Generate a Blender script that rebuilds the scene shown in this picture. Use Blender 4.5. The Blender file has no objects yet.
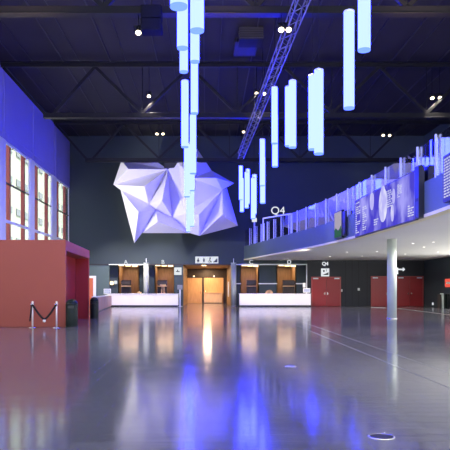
import bpy, bmesh, math, random
from mathutils import Vector, Matrix
random.seed(7)
S = bpy.context.scene
COL = S.collection
F, CX, CY, EYE = 640.0, 207.0, 289.0, 1.5      # focal length in pixels, vanishing point, eye height

def P(px, py, d):
    """world point seen at pixel (px,py) standing at distance d"""
    return Vector(((px - CX) / F * d, d, EYE + (CY - py) / F * d))

# ------------------------------------------------------------------ materials
def new_mat(name):
    m = bpy.data.materials.new(name); m.use_nodes = True
    nt = m.node_tree
    for n in list(nt.nodes): nt.nodes.remove(n)
    out = nt.nodes.new('ShaderNodeOutputMaterial')
    return m, nt, out

def mat(name, col, rough=0.6, metal=0.0, var=0.08, scale=3.0, bump=0.0, spec=0.5):
    m, nt, out = new_mat(name)
    b = nt.nodes.new('ShaderNodeBsdfPrincipled')
    tc = nt.nodes.new('ShaderNodeTexCoord'); nz = nt.nodes.new('ShaderNodeTexNoise')
    nz.inputs['Scale'].default_value = scale; nz.inputs['Detail'].default_value = 4
    nt.links.new(tc.outputs['Object'], nz.inputs['Vector'])
    mx = nt.nodes.new('ShaderNodeMix'); mx.data_type = 'RGBA'
    mx.inputs['A'].default_value = tuple(c * (1 - var) for c in col) + (1,)
    mx.inputs['B'].default_value = tuple(min(1, c * (1 + var)) for c in col) + (1,)
    nt.links.new(nz.outputs['Fac'], mx.inputs['Factor'])
    nt.links.new(mx.outputs['Result'], b.inputs['Base Color'])
    b.inputs['Roughness'].default_value = rough; b.inputs['Metallic'].default_value = metal
    b.inputs['Specular IOR Level'].default_value = spec
    if bump:
        bp = nt.nodes.new('ShaderNodeBump'); bp.inputs['Strength'].default_value = bump
        nt.links.new(nz.outputs['Fac'], bp.inputs['Height']); nt.links.new(bp.outputs['Normal'], b.inputs['Normal'])
    nt.links.new(b.outputs[0], out.inputs[0])
    return m

def emit(name, col, strength=1.0):
    m, nt, out = new_mat(name)
    e = nt.nodes.new('ShaderNodeEmission'); e.inputs[0].default_value = tuple(col) + (1,); e.inputs[1].default_value = strength
    nt.links.new(e.outputs[0], out.inputs[0]); return m

def glass(name, tint, ior, extra):
    m, nt, out = new_mat(name)
    tr = nt.nodes.new('ShaderNodeBsdfTransparent'); tr.inputs[0].default_value = tuple(tint) + (1,)
    gl = nt.nodes.new('ShaderNodeBsdfGlossy'); gl.inputs['Roughness'].default_value = 0.02
    lw = nt.nodes.new('ShaderNodeLayerWeight'); lw.inputs['Blend'].default_value = 0.5
    fr = nt.nodes.new('ShaderNodeMath'); fr.operation = 'POWER'; fr.inputs[1].default_value = ior
    nt.links.new(lw.outputs['Facing'], fr.inputs[0])
    ad = nt.nodes.new('ShaderNodeMath'); ad.operation = 'ADD'; ad.use_clamp = True; ad.inputs[1].default_value = extra
    nt.links.new(fr.outputs[0], ad.inputs[0])
    mx = nt.nodes.new('ShaderNodeMixShader')
    nt.links.new(ad.outputs[0], mx.inputs[0]); nt.links.new(tr.outputs[0], mx.inputs[1]); nt.links.new(gl.outputs[0], mx.inputs[2])
    nt.links.new(mx.outputs[0], out.inputs[0]); return m

def wood(name, c1, c2, rough=0.5):
    m, nt, out = new_mat(name)
    b = nt.nodes.new('ShaderNodeBsdfPrincipled'); tc = nt.nodes.new('ShaderNodeTexCoord')
    mp = nt.nodes.new('ShaderNodeMapping'); mp.inputs['Scale'].default_value = (3, 3, 0.4)
    nz = nt.nodes.new('ShaderNodeTexNoise'); nz.inputs['Scale'].default_value = 4; nz.inputs['Detail'].default_value = 6
    cr = nt.nodes.new('ShaderNodeValToRGB')
    cr.color_ramp.elements[0].color = tuple(c1) + (1,); cr.color_ramp.elements[0].position = 0.3
    cr.color_ramp.elements[1].color = tuple(c2) + (1,); cr.color_ramp.elements[1].position = 0.7
    nt.links.new(tc.outputs['Object'], mp.inputs[0]); nt.links.new(mp.outputs[0], nz.inputs['Vector'])
    nt.links.new(nz.outputs['Fac'], cr.inputs[0]); nt.links.new(cr.outputs[0], b.inputs['Base Color'])
    b.inputs['Roughness'].default_value = rough
    nt.links.new(b.outputs[0], out.inputs[0]); return m

def floor_mat():
    m, nt, out = new_mat('floor_tiles')
    b = nt.nodes.new('ShaderNodeBsdfPrincipled'); tc = nt.nodes.new('ShaderNodeTexCoord')
    br = nt.nodes.new('ShaderNodeTexBrick')
    br.inputs['Scale'].default_value = 1.0; br.inputs['Brick Width'].default_value = 0.6; br.inputs['Row Height'].default_value = 0.3
    br.inputs['Mortar Size'].default_value = 0.007; br.inputs['Mortar Smooth'].default_value = 0.2
    br.offset = 0.37; br.inputs['Bias'].default_value = 0.0
    br.inputs['Color1'].default_value = (0.105, 0.105, 0.122, 1); br.inputs['Color2'].default_value = (0.135, 0.135, 0.155, 1)
    br.inputs['Mortar'].default_value = (0.055, 0.055, 0.065, 1)
    nt.links.new(tc.outputs['Object'], br.inputs['Vector'])
    nz = nt.nodes.new('ShaderNodeTexNoise'); nz.inputs['Scale'].default_value = 1.3; nz.inputs['Detail'].default_value = 5
    nt.links.new(tc.outputs['Object'], nz.inputs['Vector'])
    mr = nt.nodes.new('ShaderNodeMapRange'); mr.inputs['To Min'].default_value = 0.075; mr.inputs['To Max'].default_value = 0.16
    nt.links.new(nz.outputs['Fac'], mr.inputs['Value']); nt.links.new(mr.outputs[0], b.inputs['Roughness'])
    bp = nt.nodes.new('ShaderNodeBump'); bp.inputs['Strength'].default_value = 0.4; bp.inputs['Distance'].default_value = 0.01
    bp.invert = True
    n2 = nt.nodes.new('ShaderNodeTexNoise'); n2.inputs['Scale'].default_value = 2.2; n2.inputs['Detail'].default_value = 2
    mp2 = nt.nodes.new('ShaderNodeMapping'); mp2.inputs['Scale'].default_value = (.35, 2.4, 1)
    nt.links.new(tc.outputs['Object'], mp2.inputs[0]); nt.links.new(mp2.outputs[0], n2.inputs['Vector'])
    b2 = nt.nodes.new('ShaderNodeBump'); b2.inputs['Strength'].default_value = 0.035; b2.inputs['Distance'].default_value = 0.03
    nt.links.new(n2.outputs['Fac'], b2.inputs['Height']); nt.links.new(b2.outputs['Normal'], bp.inputs['Normal'])
    nt.links.new(br.outputs['Fac'], bp.inputs['Height']); nt.links.new(bp.outputs['Normal'], b.inputs['Normal'])
    nt.links.new(br.outputs['Color'], b.inputs['Base Color'])
    b.inputs['IOR'].default_value = 1.65
    nt.links.new(b.outputs[0], out.inputs[0]); return m

def screen_mat(name, c1, c2, strength, scale, vertical=False):
    m, nt, out = new_mat(name)
    e = nt.nodes.new('ShaderNodeEmission'); tc = nt.nodes.new('ShaderNodeTexCoord')
    nz = nt.nodes.new('ShaderNodeTexNoise'); nz.inputs['Scale'].default_value = scale; nz.inputs['Detail'].default_value = 3
    mp = nt.nodes.new('ShaderNodeMapping'); mp.inputs['Scale'].default_value = (1, 1, 0.6)
    cr = nt.nodes.new('ShaderNodeValToRGB')
    cr.color_ramp.elements[0].color = tuple(c1) + (1,); cr.color_ramp.elements[0].position = 0.46
    cr.color_ramp.elements[1].color = tuple(c2) + (1,); cr.color_ramp.elements[1].position = 0.68
    nt.links.new(tc.outputs['Object'], mp.inputs[0]); nt.links.new(mp.outputs[0], nz.inputs['Vector'])
    nt.links.new(nz.outputs['Fac'], cr.inputs[0]); nt.links.new(cr.outputs[0], e.inputs[0]); e.inputs[1].default_value = strength
    nt.links.new(e.outputs[0], out.inputs[0]); return m

M = dict(
    floor=floor_mat(),
    ceil=mat('dark_roof_deck', (0.017, 0.014, 0.017), 0.8, scale=0.6, var=0.3),
    steel=mat('dark_steel', (0.006, 0.006, 0.009), 0.5, spec=0.25),
    rib=mat('roof_rib_steel', (0.028, 0.025, 0.032), 0.6),
    wall=mat('dark_slate_wall', (0.033, 0.049, 0.062), 0.75, scale=0.5, var=0.12),
    teal=mat('teal_slate_wall', (0.085, 0.125, 0.13), 0.7, scale=0.5, var=0.1),
    navy=mat('near_black_wall', (0.018, 0.020, 0.028), 0.6, scale=0.5),
    seam=mat('wall_seam', (0.008, 0.009, 0.012), 0.7),
    white=mat('white_paint', (0.80, 0.79, 0.77), 0.5, var=0.03),
    soffit=mat('light_grey_soffit', (0.78, 0.77, 0.74), 0.7, var=0.04, scale=0.4),
    counter=mat('white_counter', (0.86, 0.82, 0.80), 0.35, var=0.03),
    pinkpan=mat('pinkish_panel', (0.50, 0.25, 0.21), 0.45),
    red=mat('red_plaster', (0.33, 0.066, 0.040), 0.6, var=0.07, scale=0.7),
    door=mat('red_door', (0.34, 0.016, 0.022), 0.4, var=0.05),
    orange=mat('orange_red_panel', (0.62, 0.14, 0.06), 0.5),
    mull=mat('red_mullion', (0.40, 0.07, 0.065), 0.5),
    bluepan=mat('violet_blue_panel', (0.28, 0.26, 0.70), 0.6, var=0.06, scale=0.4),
    frame=mat('pale_aluminium', (0.72, 0.75, 0.80), 0.4),
    col=mat('pale_column', (0.56, 0.62, 0.56), 0.5, var=0.04),
    chrome=mat('brushed_chrome', (0.75, 0.72, 0.66), 0.22, 1.0),
    black=mat('black_satin', (0.012, 0.012, 0.014), 0.4),
    rope=mat('black_velvet_rope', (0.012, 0.008, 0.008), 0.9),
    bin=mat('dark_green_black_metal', (0.008, 0.015, 0.012), 0.35, spec=0.22),
    sculpt=mat('matt_white_panel', (0.66, 0.64, 0.70), 0.65, var=0.02),
    wood=wood('oak_panel', (0.20, 0.115, 0.05), (0.29, 0.17, 0.08)),
    woodl=wood('light_oak', (0.56, 0.34, 0.16), (0.68, 0.43, 0.22)),
    woodp=wood('pale_birch', (0.74, 0.56, 0.36), (0.84, 0.66, 0.46)),
    joint=mat('pale_joint_filler', (0.22, 0.22, 0.24), 0.5),
    cream=mat('pale_satin_metal', (0.80, 0.74, 0.64), 0.3, 0.35),
    box=mat('matt_black_box', (0.006, 0.006, 0.008), 0.85, spec=0.1),
    slim=mat('grey_column_paint', (0.30, 0.33, 0.32), 0.5),
    darkwood=wood('dark_stained_wood', (0.03, 0.022, 0.02), (0.05, 0.035, 0.03)),
    fascia=mat('slate_blue_fascia', (0.105, 0.145, 0.160), 0.55, scale=0.4),
    edge=mat('pale_edge_strip', (0.82, 0.76, 0.50), 0.5),
    alu=mat('dull_aluminium', (0.22, 0.22, 0.25), 0.4, 0.6),
    brass=mat('dull_brass', (0.55, 0.50, 0.45), 0.3, 0.9),
    facade=mat('pale_render', (0.23, 0.26, 0.21), 0.8, scale=0.3),
    winframe=mat('dark_window_glass', (0.10, 0.11, 0.12), 0.2),
    pave=mat('pale_paving', (0.75, 0.75, 0.72), 0.9, scale=0.5),
    tube=emit('tube_light', (0.34, 0.47, 26.0), 1.0),
    cap=emit('tube_cap_glow', (0.14, 0.25, 1.6), 1.0),
    warm=emit('warm_lamp', (1.0, 0.80, 0.52), 5.0),
    strip=emit('warm_strip', (1.0, 0.72, 0.36), 1.8),
    signw=emit('glowing_white', (0.88, 0.93, 0.97), 0.45),
    redsign=emit('red_sign_face', (0.95, 0.12, 0.08), 0.45),
    led=screen_mat('led_screen_image', (0.075, 0.06, 0.62), (0.38, 0.36, 0.95), 0.5, 0.9),
    ledtext=emit('screen_text', (0.72, 0.74, 1.0), 0.45),
    ledfig=screen_mat('screen_figure', (0.50, 0.48, 0.95), (0.85, 0.85, 1.0), 0.5, 2.0),
    tvsky=emit('screen_pale_sky', (0.62, 0.55, 0.70), 0.33),
    tvhill=emit('screen_green_hill', (0.05, 0.17, 0.12), 0.35),
    blueled=emit('blue_screen', (0.07, 0.07, 0.55), 0.5),
    glass=glass('clear_glazing', (0.96, 0.98, 0.97), 6.0, 0.01),
    rail=glass('balustrade_glass', (0.80, 0.82, 0.88), 2.6, 0.26),
    dot=emit('downlight_dot', (1.0, 0.95, 0.85), 2.0),
)

# ------------------------------------------------------------------ mesh helpers
class MB:
    def __init__(s): s.bm = bmesh.new()
    def box(s, x0, x1, y0, y1, z0, z1, mtx=None):
        v = [s.bm.verts.new((x, y, z)) for z in (z0, z1) for y in (y0, y1) for x in (x0, x1)]
        for f in ((0, 2, 3, 1), (4, 5, 7, 6), (0, 1, 5, 4), (2, 6, 7, 3), (0, 4, 6, 2), (1, 3, 7, 5)):
            s.bm.faces.new([v[i] for i in f])
        if mtx is not None:
            for q in v: q.co = mtx @ q.co
        return s
    def tube(s, a, b, r, seg=12, r2=None, caps=True):
        a, b = Vector(a), Vector(b); d = (b - a).normalized()
        u = d.orthogonal().normalized(); w = d.cross(u); r2 = r if r2 is None else r2
        ra = [s.bm.verts.new(a + (u * math.cos(t) + w * math.sin(t)) * r) for t in [2 * math.pi * i / seg for i in range(seg)]]
        rb = [s.bm.verts.new(b + (u * math.cos(t) + w * math.sin(t)) * r2) for t in [2 * math.pi * i / seg for i in range(seg)]]
        for i in range(seg):
            f = s.bm.faces.new((ra[i], ra[(i + 1) % seg], rb[(i + 1) % seg], rb[i])); f.smooth = seg > 6
        if caps: s.bm.faces.new(ra[::-1]); s.bm.faces.new(rb)
        return s
    def bar(s, a, b, w, h):
        """square-section bar from a to b, w wide and h deep"""
        a, b = Vector(a), Vector(b); d = (b - a).normalized()
        up = Vector((0, 1, 0)) if abs(d.y) < .9 else Vector((0, 0, 1))
        u = d.cross(up).normalized() * w / 2; k = d.cross(u).normalized() * h / 2
        q = [s.bm.verts.new(p + i * u + j * k) for p in (a, b) for i, j in ((-1, -1), (1, -1), (1, 1), (-1, 1))]
        for f in ((0, 1, 2, 3), (7, 6, 5, 4), (0, 4, 5, 1), (1, 5, 6, 2), (2, 6, 7, 3), (3, 7, 4, 0)):
            s.bm.faces.new([q[i] for i in f])
        return s
    def lathe(s, prof, c=(0, 0, 0), seg=28):
        c = Vector(c); rings = []
        for r, z in prof:
            if r < 1e-5: rings.append([s.bm.verts.new(c + Vector((0, 0, z)))])
            else: rings.append([s.bm.verts.new(c + Vector((r * math.cos(2 * math.pi * i / seg), r * math.sin(2 * math.pi * i / seg), z))) for i in range(seg)])
        for A, B in zip(rings, rings[1:]):
            for i in range(seg):
                j = (i + 1) % seg
                if len(A) == 1 and len(B) == 1: continue
                if len(A) == 1: f = s.bm.faces.new((A[0], B[j], B[i]))
                elif len(B) == 1: f = s.bm.faces.new((A[i], A[j], B[0]))
                else: f = s.bm.faces.new((A[i], A[j], B[j], B[i]))
                f.smooth = True
        return s
    def prism(s, pts, z0, z1):
        a = [s.bm.verts.new((x, y, z0)) for x, y in pts]; b = [s.bm.verts.new((x, y, z1)) for x, y in pts]
        s.bm.faces.new(a[::-1]); s.bm.faces.new(b); n = len(pts)
        for i in range(n): s.bm.faces.new((a[i], a[(i + 1) % n], b[(i + 1) % n], b[i]))
        return s
    def path(s, pts, r, seg=8):
        for a, b in zip(pts, pts[1:]): s.tube(a, b, r, seg)
        return s
    def plate(s, pts, thick=0.02):
        """flat polygon in the XZ plane (x,y,z tuples), thickened toward -y"""
        a = [s.bm.verts.new(p) for p in pts]; b = [s.bm.verts.new((p[0], p[1] - thick, p[2])) for p in pts]; n = len(pts)
        s.bm.faces.new(a); s.bm.faces.new(b[::-1])
        for i in range(n): s.bm.faces.new((a[i], b[i], b[(i + 1) % n], a[(i + 1) % n]))
        return s
    def build(s, name, m, parent=None, bevel=0.0):
        """vertices are given in the world frame; the object sits at the parent's origin"""
        bmesh.ops.recalc_face_normals(s.bm, faces=s.bm.faces)
        me = bpy.data.meshes.new(name)
        if parent is not None:
            T = parent.matrix_world if False else Matrix.Translation(origin_of(parent))
            s.bm.transform(T.inverted())
        s.bm.to_mesh(me); s.bm.free()
        me.materials.append(m)
        o = bpy.data.objects.new(name, me); COL.objects.link(o)
        if parent is not None: o.parent = parent
        if bevel:
            md = o.modifiers.new('bevel', 'BEVEL'); md.width = bevel; md.segments = 2; md.limit_method = 'ANGLE'
        return o

def origin_of(o):
    v = Vector((0, 0, 0))
    while o is not None: v += o.location; o = o.parent
    return v

def tag(o, label, cat, group=None, kind=None):
    o['label'] = label; o['category'] = cat
    if group: o['group'] = group
    if kind: o['kind'] = kind
    return o
def thing(name, label, cat, loc=(0, 0, 0), group=None):
    o = bpy.data.objects.new(name, None); COL.objects.link(o); o.location = loc; o.empty_display_size = 0.2
    return tag(o, label, cat, group)
def struct(name, mb, m, label=None, cat=None, bevel=0):
    o = mb.build(name, m, None, bevel); o['kind'] = 'structure'
    if label: o['label'] = label
    if cat: o['category'] = cat
    return o
def text(name, body, size, loc, m, depth=0.04, parent=None, rotz=0.0, bold=0.0):
    cu = bpy.data.curves.new(name, 'FONT'); cu.body = body; cu.size = size; cu.extrude = depth / 2; cu.align_x = 'CENTER'; cu.offset = bold
    t = bpy.data.objects.new(name, cu); COL.objects.link(t)
    me = bpy.data.meshes.new_from_object(t); bpy.data.objects.remove(t)
    me.transform(Matrix.Rotation(rotz, 4, 'Z') @ Matrix.Rotation(math.pi / 2, 4, 'X'))
    me.materials.clear(); me.materials.append(m)
    o = bpy.data.objects.new(name, me); COL.objects.link(o)
    o.location = Vector(loc) - (origin_of(parent) if parent else Vector((0, 0, 0)))
    if parent: o.parent = parent
    return o

WY = 56.0                  # far wall plane
SC = F / WY                # pixels per metre on it
def wx(px): return (px - CX) / SC
def wz(py): return EYE + (CY - py) / SC
LX, RX, TOP = -12.07, 19.0, 14.9

# ------------------------------------------------------------------ room shell
struct('floor', MB().box(LX - .3, RX + .3, -3, 70, -.3, 0), M['floor'])
rb = MB().box(LX - .3, RX + .3, -3, WY + .4, TOP, TOP + .4)
ceil = struct('ceiling', rb, M['ceil'])
ribs = MB()
for i in range(12):
    x = LX + 0.9 + i * 2.75
    ribs.box(x - .03, x + .03, -3, WY, TOP - .08, TOP)
    ribs.box(x + .9, x + .93, -3, WY, TOP - .06, TOP)
ribs.build('roof_rib', M['rib'], ceil)

# far wall with its openings: counter niches left, corridor, counter niches right
LIN = wz(264.5)            # lintel height
SOF = 4.02                 # underside of the mezzanine
oA0, oA1 = wx(109), wx(144.3)
oB0, oB1 = wx(148), wx(174.3)
oC0, oC1 = wx(183), wx(231)
oD0, oD1 = wx(236), wx(307)
struct('wall_far', MB().box(LX - .3, RX + .3, WY, WY + .4, LIN, TOP)
       .box(oA1, oB0, WY, WY + .4, 0, LIN).box(oB1, oC0, WY, WY + .4, 0, LIN)
       .box(oC1, oD0, WY, WY + .4, 0, LIN), M['wall'])
struct('wall_far_left', MB().box(LX - .3, oA0, WY, WY + .4, 0, LIN), M['teal'])
wfr = struct('wall_far_right', MB().box(oD1, RX + .3, WY - .02, WY + .4, 0, SOF), M['navy'])
sm = MB()
for px in (345.5, 352, 358.5, 367): sm.box(wx(px) - .02, wx(px) + .02, WY - .03, WY - .02, 0, SOF)
sm.build('panel_seam', M['seam'], wfr)
struct('trim_far_lintel', MB().box(LX, oC0, WY - .05, WY, LIN - .06, LIN + .05).box(oC0, oD1, WY - .05, WY, LIN - .04, LIN + .05), M['rib'])
struct('trim_frame', MB().box(oD0, oD1, WY - .09, WY - .05, LIN - .05, LIN + .05).box(oD1 - .08, oD1, WY - .09, WY - .02, 1.0, LIN)
       .box(oA0, oA1, WY - .09, WY - .05, LIN - .05, LIN + .04), M['frame'])
# back walls of the counter zone
struct('wall_counter_back', MB().box(oA0 - .2, wx(117.5), WY + .9, WY + 1.1, 0, LIN).box(wx(137.5), wx(154.5), WY + .9, WY + 1.1, 0, LIN)
       .box(wx(173.3), oC0 - .1, WY + .9, WY + 1.1, 0, LIN).box(oC1 + .1, wx(241.5), WY + .9, WY + 1.1, 0, LIN).box(wx(259), wx(278.5), WY + .9, WY + 1.1, 0, LIN)
       .box(wx(297), oD1 + .3, WY + .9, WY + 1.1, 0, LIN)
       .box(oA0 - .2, oC0 - .1, WY + .4, WY + 5, LIN, LIN + .1).box(oC1 + .1, oD1 + .3, WY + .4, WY + 5, LIN, LIN + .1), M['wall'])
struct('trim_back_rail', MB().box(wx(236), wx(241.5), WY + .85, WY + .9, 1.93, 2.02).box(wx(259), wx(278.5), WY + .85, WY + .9, 1.93, 2.02).box(wx(297), wx(306), WY + .85, WY + .9, 1.93, 2.02), M['frame'])

def lamp_spot(name, loc, target, energy, col, angle=60, blend=0.6, size=0.15):
    l = bpy.data.lights.new(name, 'SPOT'); l.energy = energy; l.color = col; l.spot_size = math.radians(angle); l.spot_blend = blend; l.shadow_soft_size = size
    o = bpy.data.objects.new(name, l); COL.objects.link(o); o.location = loc
    o.rotation_euler = (Vector(target) - Vector(loc)).to_track_quat('-Z', 'Y').to_euler(); return o
def area_lamp(name, loc, sx, sy, energy, col):
    l = bpy.data.lights.new(name, 'AREA'); l.shape = 'RECTANGLE'; l.size = sx; l.size_y = sy; l.energy = energy; l.color = col
    o = bpy.data.objects.new(name, l); COL.objects.link(o); o.location = loc; return o

niches = [(117.5, 137.5, 'A', 'leftmost wood lined cloakroom niche, under the letter A'), (154.5, 173.3, 'B', 'wood lined niche under the letter B, left of the orange lit corridor'),
          (241.5, 259, 'C', 'wood lined niche under the letter C, right of the corridor'), (278.5, 297, 'D', 'rightmost wood lined niche, under the letter D')]
for a, b, ch, lab in niches:
    x0, x1 = wx(a), wx(b); y0, y1 = WY + .9, WY + 4
    n = thing('cloakroom_niche', lab, 'niche', ((x0 + x1) / 2, y0, 0), 'cloakroom niches')
    MB().box(x0 - .08, x0, y0, y1, 0, LIN).build('side_panel', M['wood'], n)
    MB().box(x1, x1 + .08, y0, y1, 0, LIN).build('side_panel', M['wood'], n)
    MB().box(x0, x1, y1 - .08, y1, 0, LIN).build('back_panel', M['wood'], n)
    MB().box(x0, x1, y0, y1, LIN - .1, LIN).build('top_panel', M['wood'], n)
    sx0 = x0 + (0.15 if ch in 'AB' else .55)
    sx1 = sx0 + (.85 if ch != 'D' else 1.15)
    sh = MB().box(sx0, sx1, y0 + .3, y0 + .8, 1.72, 1.80).build('shelf', M['woodl'], n)
    MB().box(sx0, sx1, y0 + .3, y0 + .8, 1.92, 2.22).build('storage_box', M['darkwood'], n)
    MB().box(sx0, sx1, y0 + .75, y0 + .8, 0, 2.3).build('shelf_back', M['darkwood'], n)
    for i in range(2):
        xx = sx0 + .04 if i == 0 else sx1 - .04
        MB().box(xx - .03, xx + .03, y0 + .3, y0 + .36, 0, 1.72).build('shelf_leg', M['darkwood'], n)
    for i in range(3):                       # rows of warm strip lights at the head of the opening
        t = (i + .5) / 3
        cx = x0 + (x1 - x0) * t
        MB().box(cx - .22, cx + .22, WY + .25 + .12 * i, WY + .31 + .12 * i, LIN - .12 - .03 * i, LIN - .04).build('strip_light', M['strip'], n)
    area_lamp('niche_lamp', ((x0 + x1) / 2, y0 + 1.3, LIN - .12), x1 - x0 - .3, 1.6, 38, (1.0, .68, .40))

# corridor in the middle
CD = 68.0
struct('wall_corridor', MB().box(oC0 - .1, oC0, WY + .4, CD, 0, LIN).box(oC1, oC1 + .1, WY + .4, CD, 0, LIN), M['wood'])
struct('ceiling_corridor', MB().box(oC0 - .1, oC1 + .1, WY + .4, CD, LIN, LIN + .1), M['wood'])
struct('wall_corridor_end', MB().box(oC0, oC1, CD, CD + .2, 0, LIN), M['darkwood'])
cs = F / CD
def cxp(px): return (px - CX) / cs
d = thing('corridor_door', 'tall light oak door leaf at corridor end, left of dark gap', 'door', (cxp(194), CD - .1, 0))
MB().box(oC0 + .02, cxp(202), CD - .12, CD - .02, 0, 2.68).build('door_leaf', M['woodl'], d, .01)
MB().tube((cxp(200.5), CD - .17, 1.0), (cxp(200.5), CD - .17, 1.3), .02).build('handle', M['chrome'], d)
d = thing('corridor_door', 'light oak door leaf at corridor end, right of dark gap', 'door', (cxp(213), CD - .1, 0))
MB().box(cxp(204), oC1 - .35, CD - .12, CD - .02, 0, 2.68).build('door_leaf', M['woodl'], d, .01)
MB().tube((cxp(205.5), CD - .17, 1.0), (cxp(205.5), CD - .17, 1.3), .02).build('handle', M['chrome'], d)
t = thing('low_cabinet', 'low pale wooden cabinet in front of right corridor door', 'cabinet', (cxp(213), CD - .7, 0))
MB().box(cxp(204), oC1 - .5, CD - .7, CD - .2, .06, 1.05).build('body', M['woodp'], t, .01)
MB().box(cxp(204) - .03, oC1 - .47, CD - .75, CD - .18, 1.05, 1.10).build('worktop', M['woodp'], t)
MB().box(cxp(204) + .05, oC1 - .55, CD - .65, CD - .25, 0, .06).build('plinth', M['darkwood'], t)
for px, lab in ((194, 'small round wall lamp above left corridor door'), (214, 'small round wall lamp above right corridor door')):
    t = thing('wall_lamp', lab, 'lamp', (cxp(px), CD, 2.85), 'corridor wall lamps')
    MB().tube((cxp(px), CD, 2.85), (cxp(px), CD - .08, 2.85), .09, 16).build('base', M['chrome'], t)
    MB().tube((cxp(px), CD - .08, 2.85), (cxp(px), CD - .16, 2.85), .07, 16, .05).build('lens', M['strip'], t)
t = thing('poster_frame', 'tall narrow white lit poster on right corridor wall', 'poster', (oC1, 62, 1.6))
MB().box(oC1 - .05, oC1, 61, 62.5, .75, 2.2).build('frame', M['white'], t)
MB().box(oC1 - .06, oC1 - .05, 61.08, 62.42, .83, 2.12).build('poster_face', M['signw'], t)
t = thing('ceiling_strip_light', 'pair of warm slanted strip lights above corridor mouth', 'light', (wx(203), WY + .9, LIN))
for k in range(2):
    x = wx(202) + .22 * k
    MB().bar((x, WY + .5, LIN - .04), (x + .12, WY + 2.2, LIN - .04), .09, .05).build('strip', M['strip'], t)
for y in (59, 63.5):
    area_lamp('corridor_lamp', (0.05, y, LIN - .03), .7, 2.2, 75, (1.0, .65, .36))
area_lamp('corridor_lamp', (0.05, 66.2, LIN - .03), .7, 1.6, 120, (1.0, .65, .36))

# ------------------------------------------------------------------ counters
def counter(x0, x1, joints, lab):
    y0, y1 = 54.0, 54.9
    t = thing('reception_counter', lab, 'counter', ((x0 + x1) / 2, (y0 + y1) / 2, 0), 'white reception counters')
    xs = [x0] + joints + [x1]
    for a, b in zip(xs, xs[1:]):
        MB().box(a + .012, b - .012, y0, y0 + .06, .13, 1.06).build('front_panel', M['counter'], t, .01)
    MB().box(x0 + .02, x1 - .02, y0 + .06, y1, .13, 1.06).build('body', M['counter'], t)
    MB().box(x0 - .02, x1 + .02, y0 - .03, y1 + .03, 1.06, 1.11).build('worktop', M['counter'], t, .01)
    MB().box(x0 + .08, x1 - .08, y0 + .08, y1 - .05, 0, .13).build('plinth', M['black'], t)
kx = lambda px: (px - CX) / F * 54.0
counter(kx(108), kx(178.3), [kx(131), kx(155)], 'long white reception counter left of the orange lit corridor')
counter(kx(239.5), kx(311), [kx(270.5), kx(281)], 'long white reception counter right of corridor, reaching the red doors')
# side counter running toward the camera
t = thing('side_counter', 'pinkish panelled low counter beside second dark bin, left of white counter', 'counter', (-7.6, 48, 0))
A_, B_ = Vector((-7.1, 42.0, 0)), Vector((-8.0, 53.7, 0)); d_s = (B_ - A_).normalized(); Ls = (B_ - A_).length
mS = Matrix.Translation(A_) @ Matrix.Rotation(math.atan2(d_s.y, d_s.x), 4, 'Z')      # local x runs along the counter, +y to the left
for i in range(5):
    MB().box(i * Ls / 5 + .06, (i + 1) * Ls / 5 - .06, 0, .42, .08, .95, mS).build('front_panel', M['pinkpan'], t, .015)
MB().box(-.04, Ls, -.03, .45, .95, 1.0, mS).build('worktop', M['counter'], t, .01)
MB().box(.05, Ls - .05, .05, .38, 0, .08, mS).build('plinth', M['black'], t)
def monitor(x, y, z, w, h, lab):
    t = thing('monitor', lab, 'monitor', (x, y, z))
    MB().box(x - .16, x + .16, y - .1, y + .1, z, z + .02).build('foot', M['white'], t, .005)
    MB().box(x - .03, x + .03, y - .02, y + .02, z + .02, z + .12).build('stand', M['white'], t)
    MB().box(x - w / 2, x + w / 2, y - .05, y - .02, z + .08, z + .08 + h).build('casing', M['white'], t, .008)
    MB().box(x - w / 2 + .05, x + w / 2 - .05, y - .056, y - .05, z + .14, z + .02 + h).build('screen', M['ledtext'], t)
monitor(-8.16, 52.4, 1.0, .60, .44, 'white monitor at left end of left counter')
monitor(kx(307.6), 54.5, 1.11, .62, .38, 'white monitor at right end of right counter')
t = thing('paper_holder', 'small white paper notice standing near right end of right counter', 'notice', (kx(305), 54.3, 1.11))
MB().box(kx(304.2), kx(307.0), 54.78, 54.81, 1.62, 2.02).build('sheet', M['white'], t)
MB().box(kx(305.4), kx(305.8), 54.79, 54.81, 1.13, 1.62).build('stem', M['black'], t)
MB().box(kx(304.2), kx(307), 54.7, 54.88, 1.11, 1.13).build('base', M['black'], t)
t = thing('wooden_basket', 'small arched wooden basket on right counter below the letter C', 'basket', (kx(269.5), 54.5, 1.11))
bk = MB()
for i in range(9):
    a0 = math.pi * i / 8; bk.box(kx(269.5) - .30 * math.cos(a0) - .02, kx(269.5) - .30 * math.cos(a0) + .02, 54.3, 54.62, 1.11, 1.15 + .26 * math.sin(a0))
bk.build('slats', M['woodl'], t)
MB().path([(kx(269.5) - .32 * math.cos(math.pi * i / 12), 54.3, 1.13 + .28 * math.sin(math.pi * i / 12)) for i in range(13)], .022).build('rim', M['wood'], t)
t = thing('small_vases', 'low pale dish on left counter beside the left column', 'dish', (kx(139), 54.4, 1.11))
t.name = 'low_dish'
MB().lathe([(0, 0), (.12, 0), (.20, .14), (.18, .15), (.10, .03), (0, .03)], (kx(139), 54.4, 1.11)).build('bowl', M['woodl'], t)
MB().lathe([(0, .03), (.07, .03), (.05, .20), (0, .22)], (kx(139), 54.4, 1.11), 12).build('content', M['brass'], t)
t = thing('wooden_stand', 'light wooden easel stand behind left counter in niche B', 'stand', (wx(162), WY + 1.3, 0))
for s_ in (-1, 1): MB().bar((wx(162) + .25 * s_, WY + 1.25, 0), (wx(162) + .06 * s_, WY + 1.35, 2.05), .08, .06).build('leg', M['woodl'], t)
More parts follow.
